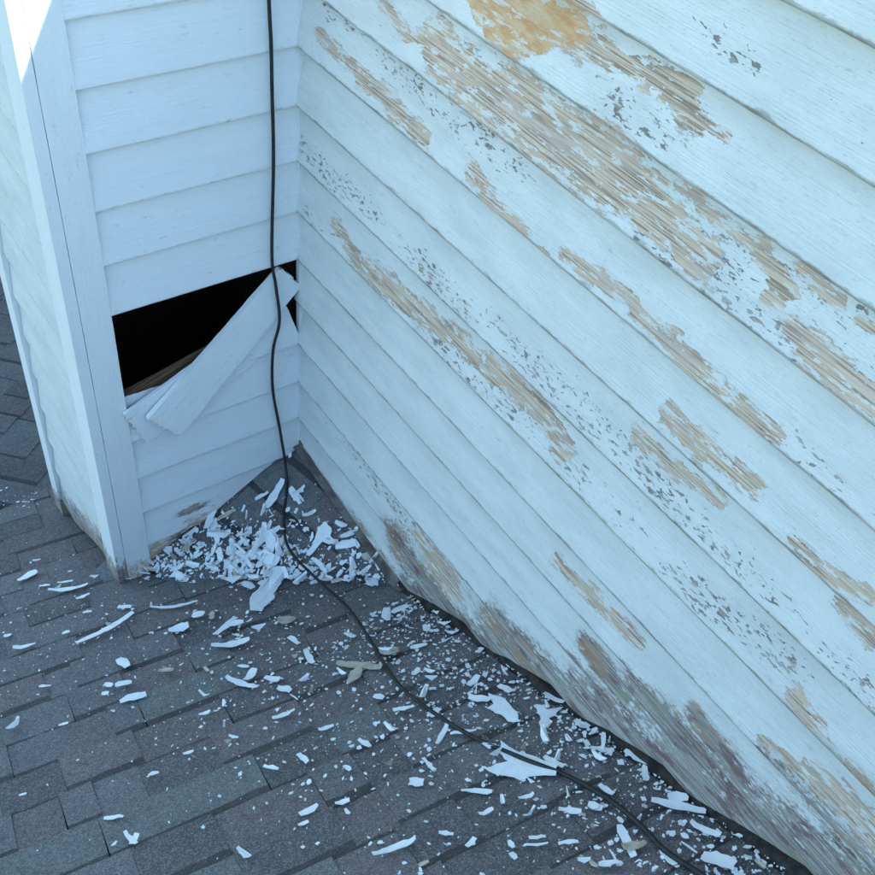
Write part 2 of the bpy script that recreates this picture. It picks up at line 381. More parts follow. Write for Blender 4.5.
POLYS = {
    'big': [(-1.48, -8.74), (-1.46, -8.9), (-1.34, -9.19), (-1.18, -9.65), (-1.34, -9.79), (-1.57, -9.57), (-1.76, -9.49), (-1.78, -9.4), (-1.96, -9.15), (-2.0, -9.01), (-1.64, -9.11), (-1.65, -8.9)],
    'p2': [(-0.93, -7.78), (-0.8, -8.02), (-0.86, -8.39), (-0.97, -8.58), (-1.09, -8.44), (-1.07, -8.25), (-1.16, -8.02), (-1.01, -8.01)],
    'p3': [(-0.58, -8.46), (-0.47, -8.51), (-0.46, -8.63), (-0.21, -8.73), (-0.45, -8.81), (-0.56, -8.8), (-0.76, -8.99), (-0.81, -8.87), (-0.64, -8.66)],
    'n1': [(-0.5, -1.97), (-0.49, -2.15), (-0.59, -2.27), (-0.53, -2.53), (-0.7, -2.41), (-0.77, -2.27), (-1.11, -2.36), (-1.15, -2.29), (-0.9, -2.15), (-0.68, -1.97)],
    'n2': [(-0.34, -3.03), (-0.1, -3.12), (0.0, -3.52), (-0.2, -3.43), (-0.33, -3.21)],
}

# ------------------------------------------------------------------ roof planes
def zA(x, y): return 0.488 * x + 0.10 * y
def zB(x, y): return -2.26 - 0.05 * x - 0.45 * y
CC = -4.668 - 0.144 * 3.851 + 0.144 * 5.779
def zC(x, y): return CC - 0.144 * x - 0.144 * y
def in_nook(x, y): return -4.45 < x < 0.3 and y < 0.05
def roof_z(x, y):
    z = max(zB(x, y), zC(x, y))
    return max(z, zA(x, y)) if in_nook(x, y) else z
def roof_n(x, y):
    if in_nook(x, y) and zA(x, y) > zB(x, y): return Vector((-0.488, -0.10, 1)).normalized()
    if zC(x, y) > zB(x, y): return Vector((0.144, 0.144, 1)).normalized()
    return Vector((0.05, 0.45, 1)).normalized()

def wall_foot(y):
    y = np.asarray(y, float)
    b = -2.26 - 0.45 * y
    c = CC - 0.144 * y
    a = np.where(y <= 0.05, 0.10 * y, -99)
    return np.maximum(np.maximum(a, b), c)

ground = tag(mesh_obj('ground', [(-2500, -2500, -36), (2500, -2500, -36), (2500, 2500, -36), (-2500, 2500, -36)], [(0, 1, 2, 3)], GROUND), kind='structure')

# ------------------------------------------------------------------ shingles
def slab(name, corners, zf, drop):
    v = [(x, y, zf(x, y) - 0.03) for x, y in corners] + [(x, y, zf(x, y) - drop) for x, y in corners]
    n = len(corners)
    f = [tuple(range(n)), tuple(range(2 * n - 1, n - 1, -1))] + [(i, i + n, (i + 1) % n + n, (i + 1) % n) for i in range(n)]
    return tag(mesh_obj(name, v, f, DECK), kind='structure')

def plane_frame(grad):
    """s: level along the courses, u: up the slope, n: normal"""
    g = Vector((grad[0], grad[1]))
    up = Vector((g.x, g.y, g.length_squared)).normalized()
    n = Vector((-g.x, -g.y, 1)).normalized()
    s = up.cross(n).normalized()
    return s, up, n

SHM = {}
WIDTHS = [0.5, 0.7, 0.95, 1.2, 1.5, 1.9]
def shingle_mesh(wi, th, mi, var):
    key = (wi, th, mi, var)
    if key in SHM: return SHM[key]
    r = random.Random(hash(key) % 9999)
    w, L, X = WIDTHS[wi], 1.30, EXPO + (0.06 if th < 0.06 else 0.0) - r.uniform(0, 0.05)
    g = 0.002
    nx = 6
    xs = [g + (w - 2 * g) * i / nx for i in range(nx + 1)]
    fr = [r.uniform(-0.014, 0.014) for _ in xs]                 # ragged butt edge
    sk = r.uniform(-0.02, 0.02)
    v, f, mi_ = [], [], []
    def hh(u): return th * (1 - u / L) + 0.004
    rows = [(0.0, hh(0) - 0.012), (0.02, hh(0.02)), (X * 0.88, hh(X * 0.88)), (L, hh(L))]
    for j, (u, h) in enumerate(rows):
        for i, x in enumerate(xs):
            v.append((x + sk * u, u + (fr[i] if j < 2 else 0) + (r.uniform(-0.012, 0.012) if j == 2 else 0), h))
    n = nx + 1
    for j in range(3):
        for i in range(nx):
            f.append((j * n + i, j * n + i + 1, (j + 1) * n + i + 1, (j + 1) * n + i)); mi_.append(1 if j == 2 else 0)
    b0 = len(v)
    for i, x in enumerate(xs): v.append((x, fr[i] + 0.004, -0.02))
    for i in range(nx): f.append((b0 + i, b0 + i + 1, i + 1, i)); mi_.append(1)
    c0 = len(v)
    v += [(xs[0] + sk * L, L, -0.02), (xs[-1] + sk * L, L, -0.02)]
    f.append((b0, 0, n, 2 * n, 3 * n, c0)); mi_.append(0)
    f.append((b0 + nx, c0 + 1, 3 * n + nx, 2 * n + nx, n + nx, nx)); mi_.append(0)
    me = bpy.data.meshes.new('shingle')
    me.from_pydata([tuple(a * E for a in p) for p in v], [], f)
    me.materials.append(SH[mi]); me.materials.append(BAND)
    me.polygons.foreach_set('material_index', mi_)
    SHM[key] = me
    return me

EXPO = 0.90
def lay_shingles(parent, grad, p0, s_rng, u_rng, keep, near, seed):
    r = random.Random(seed)
    s, up, n = plane_frame(grad)
    if s.x + s.y * 0.3 < 0: pass
    P0 = Vector(p0)
    basis = Matrix((s, up, n)).transposed().to_4x4()
    fv, ff, fm = [], [], []
    k = 0
    u = u_rng[0]
    cnt = 0
    while u < u_rng[1]:
        a = s_rng[0] - r.uniform(0, 1.5)
        raised = r.random() < 0.5
        while a < s_rng[1]:
            wi = r.choice([0, 1, 1, 2, 2, 3, 3, 4, 5])
            w = WIDTHS[wi]
            th = 0.075 if raised else 0.048
            mi = r.choice([0, 0, 0, 1, 1, 2, 3]) if raised else r.choice([0, 1, 1, 3, 3, 0, 2])
            c = P0 + s * (a + w / 2) + up * (u + EXPO / 2)
            if keep(c.x, c.y):
                base = P0 + s * a + up * (u + r.uniform(-0.015, 0.015) + (0.0 if raised else 0.05))
                if near(c.x, c.y) and cnt < 298:
                    o = bpy.data.objects.new('shingle', shingle_mesh(wi, th, mi, r.randrange(3)))
                    o.matrix_world = Matrix.Translation(base * E) @ basis
                    link(o); mw = o.matrix_world.copy(); o.parent = parent
                    o.matrix_parent_inverse = parent.matrix_world.inverted()
                    o.matrix_world = mw
                    cnt += 1
                else:
                    b0 = len(fv)
                    for (x, uu, h) in [(0.01, 0, th), (w - 0.01, 0, th), (w - 0.01, 1.2, 0.005), (0.01, 1.2, 0.005), (0.01, 0, -0.02), (w - 0.01, 0, -0.02)]:
                        fv.append(tuple(base + s * x + up * uu + n * h))
                    ff += [(b0, b0 + 1, b0 + 2, b0 + 3), (b0 + 4, b0 + 5, b0 + 1, b0), (b0 + 4, b0, b0 + 3), (b0 + 5, b0 + 2, b0 + 1)]
                    fm += [mi] * 4
            raised = not raised if r.random() < 0.8 else raised
            a += w
        u += EXPO
    if fv:
        o = mesh_obj('shingle_field', fv, ff, SH[0])
        for mm in SH[1:]: o.data.materials.append(mm)
        o.data.polygons.foreach_set('material_index', fm)
        o.parent = parent
        o['kind'] = 'stuff'
    return cnt

roof = slab('roof', [(-24, -36), (1.5, -36), (1.5, 7.4), (-24, -0.4)], zB, 1.5)
n1 = lay_shingles(roof, (-0.05, -0.45), (-4.2, 0, zB(-4.2, 0)), (-21, 21), (-8.2, 38),
             lambda x, y: x < 1.1 and x > -23 and y > -35 and zB(x, y) > zC(x, y) - 0.25 and not (in_nook(x, y) and zA(x, y) > zB(x, y) + 0.45 and y > -3.6 and x > -3.8) and not (-2.9 < x < 0 and 1.0 < y < 3.3),
             lambda x, y: -9.6 < x and y > -14.2, 5)
cricket = slab('roof_cricket', [(0.1, 0.1), (-4.3, 0.1), (0.1, -4.2)], zA, 0.4)
n2 = lay_shingles(cricket, (0.488, 0.10), (-4.2, 0, zA(-4.2, 0)), (-6, 6), (-0.35, 5.2),
             lambda x, y: x < 0.5 and y < 0.9 and zA(x, y) > zB(x, y) - 0.2, lambda x, y: True, 9)
lower = slab('lower_roof', [(-24, -0.9), (1.5, 6.9), (1.5, 40), (-24, 40)], zC, 1.5)
n3 = lay_shingles(lower, (-0.144, -0.144), (-3.85, 5.8, zC(-3.85, 5.8)), (-28, 28), (-32, 10),
             lambda x, y: x < 1.1 and x > -23 and y < 38 and zC(x, y) > zB(x, y) - 0.15, lambda x, y: -7.5 < x < -1.5 and y < 18, 13)

# ------------------------------------------------------------------ boards
def seg_dist(py, pz, a):
    y0, z0, y1, z1, r = a
    dy, dz = y1 - y0, z1 - z0
    L = dy * dy + dz * dz + 1e-9
    t = np.clip(((py - y0) * dy + (pz - z0) * dz) / L, 0, 1)
    return np.hypot(py - y0 - t * dy, pz - z0 - t * dz)

def stroke_field(y, z, strokes, zb, strength=1.0):
    f = np.zeros_like(y)
    for a in strokes:
        zm = (a[1] + a[3]) / 2
        if not (zb - 0.06 <= zm < zb + 0.94): continue
        f = np.maximum(f, strength * np.clip(1 - seg_dist(y, z, a) / (2.0 * a[4] + 0.03), 0, 1))
    return f

def clapboard(parent, origin, along, out, us, zb, foot=None, mat=PAINT, fields=None, lap=1.12, proud=0.14, rows=26, seed=0, name='clapboard', top=None, u_off=None, lip_k=1.0, wob_k=1.0):
    """one lap board: thick lower edge, tapering to its covered top; foot(u) cuts it along the roof; top(u) along a break"""
    us = np.asarray(us, float)
    wob = 0.010 * fbm(us * 0.9, seed) + 0.006 * vnoise(us * 7, seed + 5)
    lo = zb + wob * wob_k
    if foot is not None: lo = np.maximum(lo, foot(us))
    hi = np.full_like(us, zb + lap)
    if top is not None: hi = np.minimum(hi, top(us))
    ok = hi - lo > 0.03
    if ok.sum() < 2: return None
    i0, i1 = np.where(ok)[0][[0, -1]]
    us, lo, hi, wob = us[i0:i1 + 1], lo[i0:i1 + 1], np.maximum(hi, lo + 0.01)[i0:i1 + 1], wob[i0:i1 + 1]
    n = len(us)
    fr = np.concatenate([[0.0, 0.014, 0.032, 0.055], np.linspace(0.09, 1, rows - 4)])
    U = np.repeat(us[None, :], rows, 0)
    if u_off is not None: U = U + u_off(U, lo[None, :] + (hi - lo)[None, :] * fr[:, None])
    V = lo[None, :] + (hi - lo)[None, :] * fr[:, None]
    O = proud * np.clip(1 - (V - zb) / lap, 0, 1) + 0.012 * fbm(us * 0.35, seed + 9)[None, :] + 0.004
    whole = np.clip(1 - (lo - zb) / 0.08, 0.0, 1)            # boards cut off by the roof keep a square foot
    O[0] -= 0.010 + 0.040 * whole
    O[1] -= 0.016 * whole
    O[2] -= 0.003 * whole
    a, o, org = Vector(along), Vector(out), Vector(origin)
    A, Oo, Or = np.array(a), np.array(o), np.array(org)
    Z = np.array([0, 0, 1.0])
    P = Or + U[..., None] * A + V[..., None] * Z + O[..., None] * Oo
    back = Or + us[:, None] * A + lo[:, None] * Z - 0.02 * Oo
    eL = Or + U[:, 0][:, None] * A + V[:, 0][:, None] * Z - 0.02 * Oo
    eR = Or + U[:, -1][:, None] * A + V[:, -1][:, None] * Z - 0.02 * Oo
    verts = np.concatenate([P.reshape(-1, 3), back, eL, eR])
    flip = a.cross(Vector((0, 0, 1))).dot(o) < 0
    fs = []
    for j in range(rows - 1):
        b = j * n
        fs += [(b + i, b + i + 1, b + n + i + 1, b + n + i) for i in range(n - 1)]
    b = rows * n
    fs += [(b + i, b + i + 1, i + 1, i) for i in range(n - 1)]
    l0, r0 = b + n, b + n + rows
    fs += [(l0 + j, j * n, (j + 1) * n, l0 + j + 1) for j in range(rows - 1)]
    fs += [(j * n + n - 1, r0 + j, r0 + j + 1, (j + 1) * n + n - 1) for j in range(rows - 1)]
    if flip: fs = [f[::-1] for f in fs]
    uu = np.concatenate([U.ravel(), us, U[:, 0], U[:, -1]])
    vv = np.concatenate([V.ravel(), lo - 0.05, V[:, 0], V[:, -1]])
    uv = np.stack([uu, vv], 1)
    F = fields(uu, vv, zb) if fields else {}
    attrs = {k: F.get(k, np.zeros(len(uu))) for k in ('peel', 'tone', 'fleck', 'rot')}
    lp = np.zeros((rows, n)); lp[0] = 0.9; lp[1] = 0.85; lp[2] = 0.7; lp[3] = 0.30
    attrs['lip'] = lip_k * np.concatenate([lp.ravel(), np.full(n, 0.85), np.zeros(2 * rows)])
    ob = mesh_obj(name, verts, fs, mat, None, uv, attrs, smooth=False)
    me = ob.data
    sm = np.zeros(len(me.polygons), bool); sm[:(rows - 1) * (n - 1)] = True
    me.polygons.foreach_set('use_smooth', sm)
    return adopt(ob, parent)

Z0 = 9.86 % 1.0                           # lap lines fall on z = k + 0.86
# ---- the big peeling wall (plane x = 0, facing -x)
wall = tag(empty('clapboard_wall', (0, -5, wall_foot(-5))), 'tall white clapboard wall with long strips of peeling paint and bare wood', 'wall')
WTOP = 16.55
YB0 = 4.42
def wall_fields(u, v, zb):
    y, z = u, v
    h = z - wall_foot(y)
    peel = stroke_field(y, z, PEEL, zb)
    org = stroke_field(y, z, [(*a[:4], a[4] * 0.85) for a in ORANGE], zb, 1.05)
    fl = 0.95 * np.clip(stroke_field(y, z, [(*a[:4], min(a[4], 0.24)) for a in FLECK], zb) * 1.35, 0, 1)
    fr = (z - zb)
    fl = np.maximum(fl, 0.26 + 0.12 * fbm(y * 0.4 + zb * 13, 77) - 0.25 * np.clip(fr - 0.35, 0, 1))
    rh = np.interp(y, [-14, -12, -9, -7, -4.8, -3.4, 0], [1.75, 1.5, 1.15, 0.9, 0.68, 0.3, 0.15])
    rot = np.clip(1 - h / (2 * rh), 0, 1)
    for a in ROT:
        rot = np.maximum(rot, 0.95 * np.clip(1 - seg_dist(y, z, a) / (2.2 * a[4]), 0, 1))
    # lap edges near the foot are bare a little further up
    rot = np.maximum(rot, np.clip(0.75 - fr * 1.3, 0, 1) * np.clip(1.9 - h / (1.5 * rh), 0, 1))
    return {'peel': np.maximum(peel, org), 'tone': np.clip(org * 2.6, 0, 1), 'fleck': np.clip(fl, 0, 1), 'rot': rot}
cols = np.concatenate([np.arange(-30, -14.4, 0.6), np.arange(-14.4, 0.001, 0.036)])
def wall_cut(y):
    return wall_foot(y) + 0.135 + 0.03 * fbm(y * 1.3, 3) + 0.035 * vnoise(y * 5, 4) + np.where((y < 0) & (y > -4.2), 0.03, 0)
k = -8
while k + Z0 < WTOP - 0.1:
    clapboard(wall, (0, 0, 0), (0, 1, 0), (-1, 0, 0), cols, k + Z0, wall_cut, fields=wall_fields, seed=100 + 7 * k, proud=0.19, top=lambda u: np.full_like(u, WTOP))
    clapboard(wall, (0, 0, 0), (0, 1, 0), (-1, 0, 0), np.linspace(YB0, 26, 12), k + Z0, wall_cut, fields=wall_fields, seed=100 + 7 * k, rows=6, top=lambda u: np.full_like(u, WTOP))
    k += 1
core = box('wall_sheathing', (0.02, -30, -9), (0.9, 26, WTOP), SHEATH, wall)
box('cap_board', (-0.16, -30.1, WTOP), (1.0, 26.1, WTOP + 0.16), PAINT, wall)
# flashing strip in the nook
fy = np.linspace(0, -4.3, 24)
fvv, fff = [], []
for i, y in enumerate(fy):
    z = float(wall_foot(y)); j = 0.02 * float(vnoise(y * 5, 8))
    fvv += [(-0.30, y, z + 0.085 + j), (-0.155, y, z + 0.10 + j), (-0.135, y, z + 0.22 + j * 2), (-0.05, y, z + 0.225 + j * 2)]
for i in range(len(fy) - 1):
    for q in range(3): fff.append((4 * i + q, 4 * i + 4 + q, 4 * i + 5 + q, 4 * i + 1 + q))
adopt(mesh_obj('flashing', fvv, [f[::-1] for f in fff], METAL), wall)

# roof cement along the wall foot, its black standing in for the gap's shade
cy = np.arange(-14.5, -4.0, 0.07)
ww = (0.075 + 0.08 * np.clip(fbm(cy * 1.7, 71) + 0.25, 0, 1) + 0.05 * vnoise(cy * 6, 72)) * np.clip((-3.9 - cy) / 0.8, 0.2, 1)
cvv, cff = [], []
for i, y in enumerate(cy):
    z = float(wall_foot(y)); hgt = 0.03 + 0.03 * float(vnoise(y * 4, 73))
    for (dx, dz) in ((-0.18 - ww[i] * 0.6, 0.04), (-0.17 - ww[i] * 0.35, 0.085 + hgt), (-0.13, 0.17 + hgt), (-0.02, 0.17 + hgt)):
        cvv.append((dx, y, z + dz - 0.05 * dx))
for i in range(len(cy) - 1):
    for q in range(3): cff.append((4 * i + q, 4 * i + 1 + q, 4 * i + 5 + q, 4 * i + 4 + q)[::-1])
adopt(mesh_obj('foot_gap_cement', cvv, cff, GAP_SHADE_TAR, smooth=True), wall)

# ---- the boarded chase in the corner
XL, XI, YB = -4.40, -3.70, 4.30
chase = tag(empty('chimney_chase', (-2.1, 2.1, -2.6)), 'narrow white boarded chase in the corner with a torn hole in its siding', 'chimney chase')
CT = 20.0
def nook_foot(x): return np.where(x < 0.2, 0.488 * x, 0) + 0.09 + 0.04 * fbm(x * 3, 21)
def chase_fields(u, v, zb):
    h = v - 0.488 * u
    rot = np.clip(0.80 - h / 1.0, 0, 1) * np.clip((-u - 1.4) / 1.5, 0.15, 1)
    rot = np.maximum(rot, 0.95 * np.clip(1 - np.hypot((u + 2.65) / 0.8, (v + 0.62) / 0.22), 0, 1))
    fl = 0.05 + 0.10 * fbm(u + zb * 3, 31)
    pl = np.clip(1.05 - h / 0.85, 0, 1) * np.clip((-u - 1.6) / 1.2, 0, 1)
    return {'rot': rot, 'fleck': np.clip(fl, 0, 1), 'peel': pl, 'tone': 0.35 * np.clip(pl * 3, 0, 1)}
ccols = np.linspace(XI - 0.02, -0.10, 110)
for kk in range(-4, 21):
    zb = kk + Z0 - 1.0
    if zb > CT - 0.2 or abs(zb - 3.86) < 0.01: continue
    if abs(zb - 2.86) < 0.01:
        # stump of the torn board that is left beside the wall
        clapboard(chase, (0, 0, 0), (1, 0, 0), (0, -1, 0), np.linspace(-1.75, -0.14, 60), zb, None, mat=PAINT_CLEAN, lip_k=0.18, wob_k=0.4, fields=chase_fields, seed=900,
                  top=lambda u: np.minimum(3.80, np.minimum(3.02 + 1.1 * (u + 1.85) + 0.05 * fbm(u * 9, 2), 3.07 - 3.4 * (u + 0.14))), lap=1.12)
        continue
    tp = None
    if abs(zb - 1.86) < 0.01: tp = lambda u: 2.92 + 0.03 * fbm(u * 5, 4)
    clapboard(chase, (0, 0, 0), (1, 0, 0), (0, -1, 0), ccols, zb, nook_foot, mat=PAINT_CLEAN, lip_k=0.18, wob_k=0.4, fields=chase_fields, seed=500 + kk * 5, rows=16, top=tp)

def plank(name, parent, p0, p1, w0, w1, thick, mat, nrm, seed=0, rag=0.03, fields=None, nu=40, nv=8, edge=0.012):
    """a sawn board from p0 to p1 (centre line), width across, ragged ends, slightly rough edges"""
    p0, p1, nrm = Vector(p0), Vector(p1), Vector(nrm)
    a = (p1 - p0); L = a.length; a.normalize()
    c = nrm.cross(a).normalized(); nn = a.cross(c).normalized()
    ss = np.linspace(0, 1, nu); vv = np.linspace(-0.5, 0.5, nv)
    w = w0 + (w1 - w0) * ss
    top = w * 0.5 + edge * fbm(ss * L * 3, seed); bot = -w * 0.5 + edge * fbm(ss * L * 3, seed + 3)
    U = np.repeat((ss * L)[None], nv, 0)
    V = bot[None] + (top - bot)[None] * (vv + 0.5)[:, None]
    e0 = rag * fbm(vv * 7, seed + 11) ; e1 = rag * fbm(vv * 7, seed + 13)
    U = U + e0[:, None] * np.clip(1 - ss * 6, 0, 1)[None] + e1[:, None] * np.clip(1 - (1 - ss) * 6, 0, 1)[None]
    bend = (0.0 if nu > 100 else 0.03) * fbm(ss * 1.5, seed + 17)
    A, Cc, N, P = (np.array(q) for q in (a, c, nn, p0))
    F = P + U[..., None] * A + V[..., None] * Cc + (thick / 2 + bend)[None, :, None] * N
    B = P + U[..., None] * A + V[..., None] * Cc + (-thick / 2 + bend)[None, :, None] * N
    nF = nu * nv
    verts = np.concatenate([F.reshape(-1, 3), B.reshape(-1, 3)])
    fs = []
    for j in range(nv - 1):
        for i in range(nu - 1):
            q = j * nu + i
            fs.append((q, q + 1, q + nu + 1, q + nu)); fs.append((nF + q, nF + q + nu, nF + q + nu + 1, nF + q + 1))
    ring = [i for i in range(nu)] + [j * nu + nu - 1 for j in range(1, nv)] + [(nv - 1) * nu + i for i in range(nu - 2, -1, -1)] + [j * nu for j in range(nv - 2, 0, -1)]
    for q in range(len(ring)):
        x, y = ring[q], ring[(q + 1) % len(ring)]
        fs.append((y, x, nF + x, nF + y))
    uv = np.concatenate([np.stack([U.ravel(), V.ravel()], 1), np.stack([U.ravel() + thick * 0.3, V.ravel() + thick], 1)]) + np.array([seed * 1.7, seed])
    u2, v2 = np.tile(U.ravel(), 2), np.tile(V.ravel(), 2)
    attrs = {q: np.zeros(len(verts)) for q in ('peel', 'tone', 'fleck', 'rot')}
    if fields: attrs.update(fields(u2, v2, L, verts))
    o = mesh_obj(name, verts, fs, mat, None, uv, attrs)
    if parent is not None: adopt(o, parent)
    return o

def corner_fields(u, v, L, P):
    h = P[:, 2] - np.minimum(0.488 * P[:, 0], zB(P[:, 0], P[:, 1]) + 0.0)
    pl = np.clip(1.10 - h / 0.75, 0, 1)
    return {'rot': np.clip(0.55 - h / 1.2, 0, 1), 'fleck': np.full(len(u), 0.12), 'peel': pl, 'tone': 0.35 * np.clip(pl * 3, 0, 1)}
def side_fields(u, v, L, P):
    h = P[:, 2] - zB(P[:, 0], P[:, 1])
    return {'rot': np.clip(0.95 - h / 1.9, 0, 1), 'fleck': np.full(len(u), 0.15)}
# corner boards: the front one, and the side one whose edge shows beside it
o = plank('corner_board', chase, (-3.95, -0.07, -2.02), (-3.95, -0.07, CT), 0.50, 0.50, 0.15, PAINT_CLEAN, (0, -1, 0), 41, 0.06, corner_fields, 160, 10, 0.004)
o = plank('corner_board', chase, (-4.31, 0.22, -2.16), (-4.31, 0.22, CT), 0.70, 0.70, 0.20, PAINT_CLEAN, (-1, 0, 0), 43, 0.06, side_fields, 160, 10, 0.004)
o = plank('corner_board', chase, (-4.32, YB - 0.25, -3.78), (-4.32, YB - 0.25, CT), 0.50, 0.50, 0.18, PAINT_CLEAN, (-1, 0, 0), 47, 0.08, side_fields, 160, 10, 0.004)
plank('corner_trim', chase, (-0.07, -0.06, 0.02), (-0.07, -0.06, CT - 3.5), 0.13, 0.13, 0.12, PAINT_CLEAN, (0, -1, 0), 51, 0.02, None, 60, 4, 0.006)
# left face
scols = np.linspace(0.55, YB - 0.5, 60)
def side_foot(y): return zB(-4.3, 0) - 0.45 * y + 0.22 + 0.10 * fbm(y * 1.2, 61) + 0.10 * (y > 3.2)
def sf(u, v, zb):
    h = v - (zB(-4.3, 0) - 0.45 * u)
    rot = np.clip(1.0 - h / 2.0, 0, 1)
    return {'rot': rot, 'fleck': np.full(len(u), 0.35), 'peel': 0 * u}
for kk in range(-6, 21):
    zb = kk + Z0 - 1.0
    if zb > CT - 0.2: continue
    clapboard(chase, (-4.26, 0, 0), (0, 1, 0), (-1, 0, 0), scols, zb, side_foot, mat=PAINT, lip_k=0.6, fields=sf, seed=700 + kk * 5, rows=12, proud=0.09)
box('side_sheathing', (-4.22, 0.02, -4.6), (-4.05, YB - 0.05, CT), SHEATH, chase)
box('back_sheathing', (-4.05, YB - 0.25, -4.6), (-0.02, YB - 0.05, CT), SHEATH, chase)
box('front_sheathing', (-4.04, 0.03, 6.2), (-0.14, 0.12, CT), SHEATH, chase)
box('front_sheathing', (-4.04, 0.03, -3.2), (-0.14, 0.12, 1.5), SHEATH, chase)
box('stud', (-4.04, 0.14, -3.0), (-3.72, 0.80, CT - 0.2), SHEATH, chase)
box('cap', (-4.6, -0.3, CT), (0.0, YB + 0.2, CT + 0.2), PAINT_CLEAN, chase)
plank('torn_sheathing_board', chase, (-3.90, 0.10, 2.62), (-1.35, 0.10, 3.42), 0.52, 0.16, 0.08, RAW, (0, -1, 0), 57, 0.10)
plank('ledge', chase, (-3.70, 0.25, 2.62), (-0.2, 0.25, 2.62), 0.24, 0.24, 0.3, RAW, (0, -1, 0), 58, 0.02)

# ---- the two torn-off boards
def torn(u, v, L, P): 
    return {'fleck': np.full(len(u), 0.30), 'peel': np.maximum(np.clip(0.50 - u / 0.35, 0, 1), np.clip(0.5 - (L - u) / 0.25, 0, 1)), 'rot': 0 * u}
b1 = plank('torn_clapboard', None, (-3.14, -0.33, 2.20), (-0.30, -0.07, 4.50), 0.92, 0.70, 0.11, PAINT_CLEAN, (0, -1, 0), 63, 0.06, torn, 70, 12, 0.02)
tag(b1, 'long torn white clapboard leaning steeply across the dark hole behind the cable', 'board', 'boards torn off the chase')
b2 = plank('torn_clapboard', None, (-3.62, -0.20, 2.28), (-1.25, -0.08, 3.22), 0.96, 0.9, 0.075, PAINT_CLEAN, (0, -1, 0), 67, 0.07, torn, 60, 12, 0.02)
tag(b2, 'shorter torn white clapboard half hidden behind the longer one, beside the corner board', 'board', 'boards torn off the chase')

# ------------------------------------------------------------------ black cable
def tube(name, pts, rads, mat, sides=10):
    pts = [Vector(p) for p in pts]
    # Catmull-Rom
    P, Rr = [], []
    for i in range(len(pts) - 1):
        p0, p1, p2, p3 = pts[max(i - 1, 0)], pts[i], pts[i + 1], pts[min(i + 2, len(pts) - 1)]
        for q in range(10):
            t = q / 10
            P.append(0.5 * ((2 * p1) + (p2 - p0) * t + (2 * p0 - 5 * p1 + 4 * p2 - p3) * t * t + (3 * p1 - p0 - 3 * p2 + p3) * t ** 3))
            Rr.append(rads[i] * (1 - t) + rads[i + 1] * t)
    P.append(pts[-1]); Rr.append(rads[-1])
    v, f = [], []
    prev = None
    for i, p in enumerate(P):
        d = (P[min(i + 1, len(P) - 1)] - P[max(i - 1, 0)]).normalized()
        ref = prev if prev is not None else Vector((1, 0, 0))
        a = (ref - d * ref.dot(d)).normalized(); b = d.cross(a); prev = a
        for s in range(sides):
            th = 2 * math.pi * s / sides
            v.append(tuple(p + (a * math.cos(th) + b * math.sin(th)) * Rr[i]))
    for i in range(len(P) - 1):
        for s in range(sides):
            f.append((i * sides + s, i * sides + (s + 1) % sides, (i + 1) * sides + (s + 1) % sides, (i + 1) * sides + s))
    f.append(tuple(range(sides - 1, -1, -1))); f.append(tuple(range((len(P) - 1) * sides, len(P) * sides)))
    return mesh_obj(name, v, f, mat, smooth=True)
hang = [(-0.80, 18.0), (-0.74, 14.0), (-0.70, 11.5), (-0.68, 9.71), (-0.66, 9.02), (-0.66, 8.29), (-0.66, 7.06), (-0.73, 5.2), (-0.68, 4.52), (-0.62, 3.69), (-0.77, 3.02), (-0.78, 1.99), (-0.64, 0.81)]
pts = [(x, -0.20 - (0.03 if 3 < z < 5 else 0), z) for x, z in hang]
lie = [(-0.72, -0.62), (-1.19, -1.34), (-1.44, -2.04), (-1.37, -3.13), (-1.42, -4.22), (-1.56, -5.16), (-1.87, -6.46), (-1.89, -7.2), (-1.74, -8.29), (-1.47, -9.12), (-1.19, -9.86), (-1.07, -10.51), (-1.08, -11.06), (-1.15, -11.54), (-1.1, -12.01), (-1.09, -12.27), (-1.1, -14), (-1.6, -16)]
pts += [(x, y, roof_z(x, y) + (0.15 if i < 2 else 0.27 if i < 5 else 0.15)) for i, (x, y) in enumerate(lie)]
rads = [0.030] * (len(hang) + 4) + [0.032] * 4 + [0.036] * 3 + [0.041] * 20
tag(tube('cable', pts, rads[:len(pts)], CABLE), 'thin black cable hanging down the chase and running over the shingles', 'cable')

# ------------------------------------------------------------------ paint flakes
def lay_point(x, y, h):
    n = roof_n(x, y)
    return np.array([x, y, roof_z(x, y)]) + np.array(n) * h

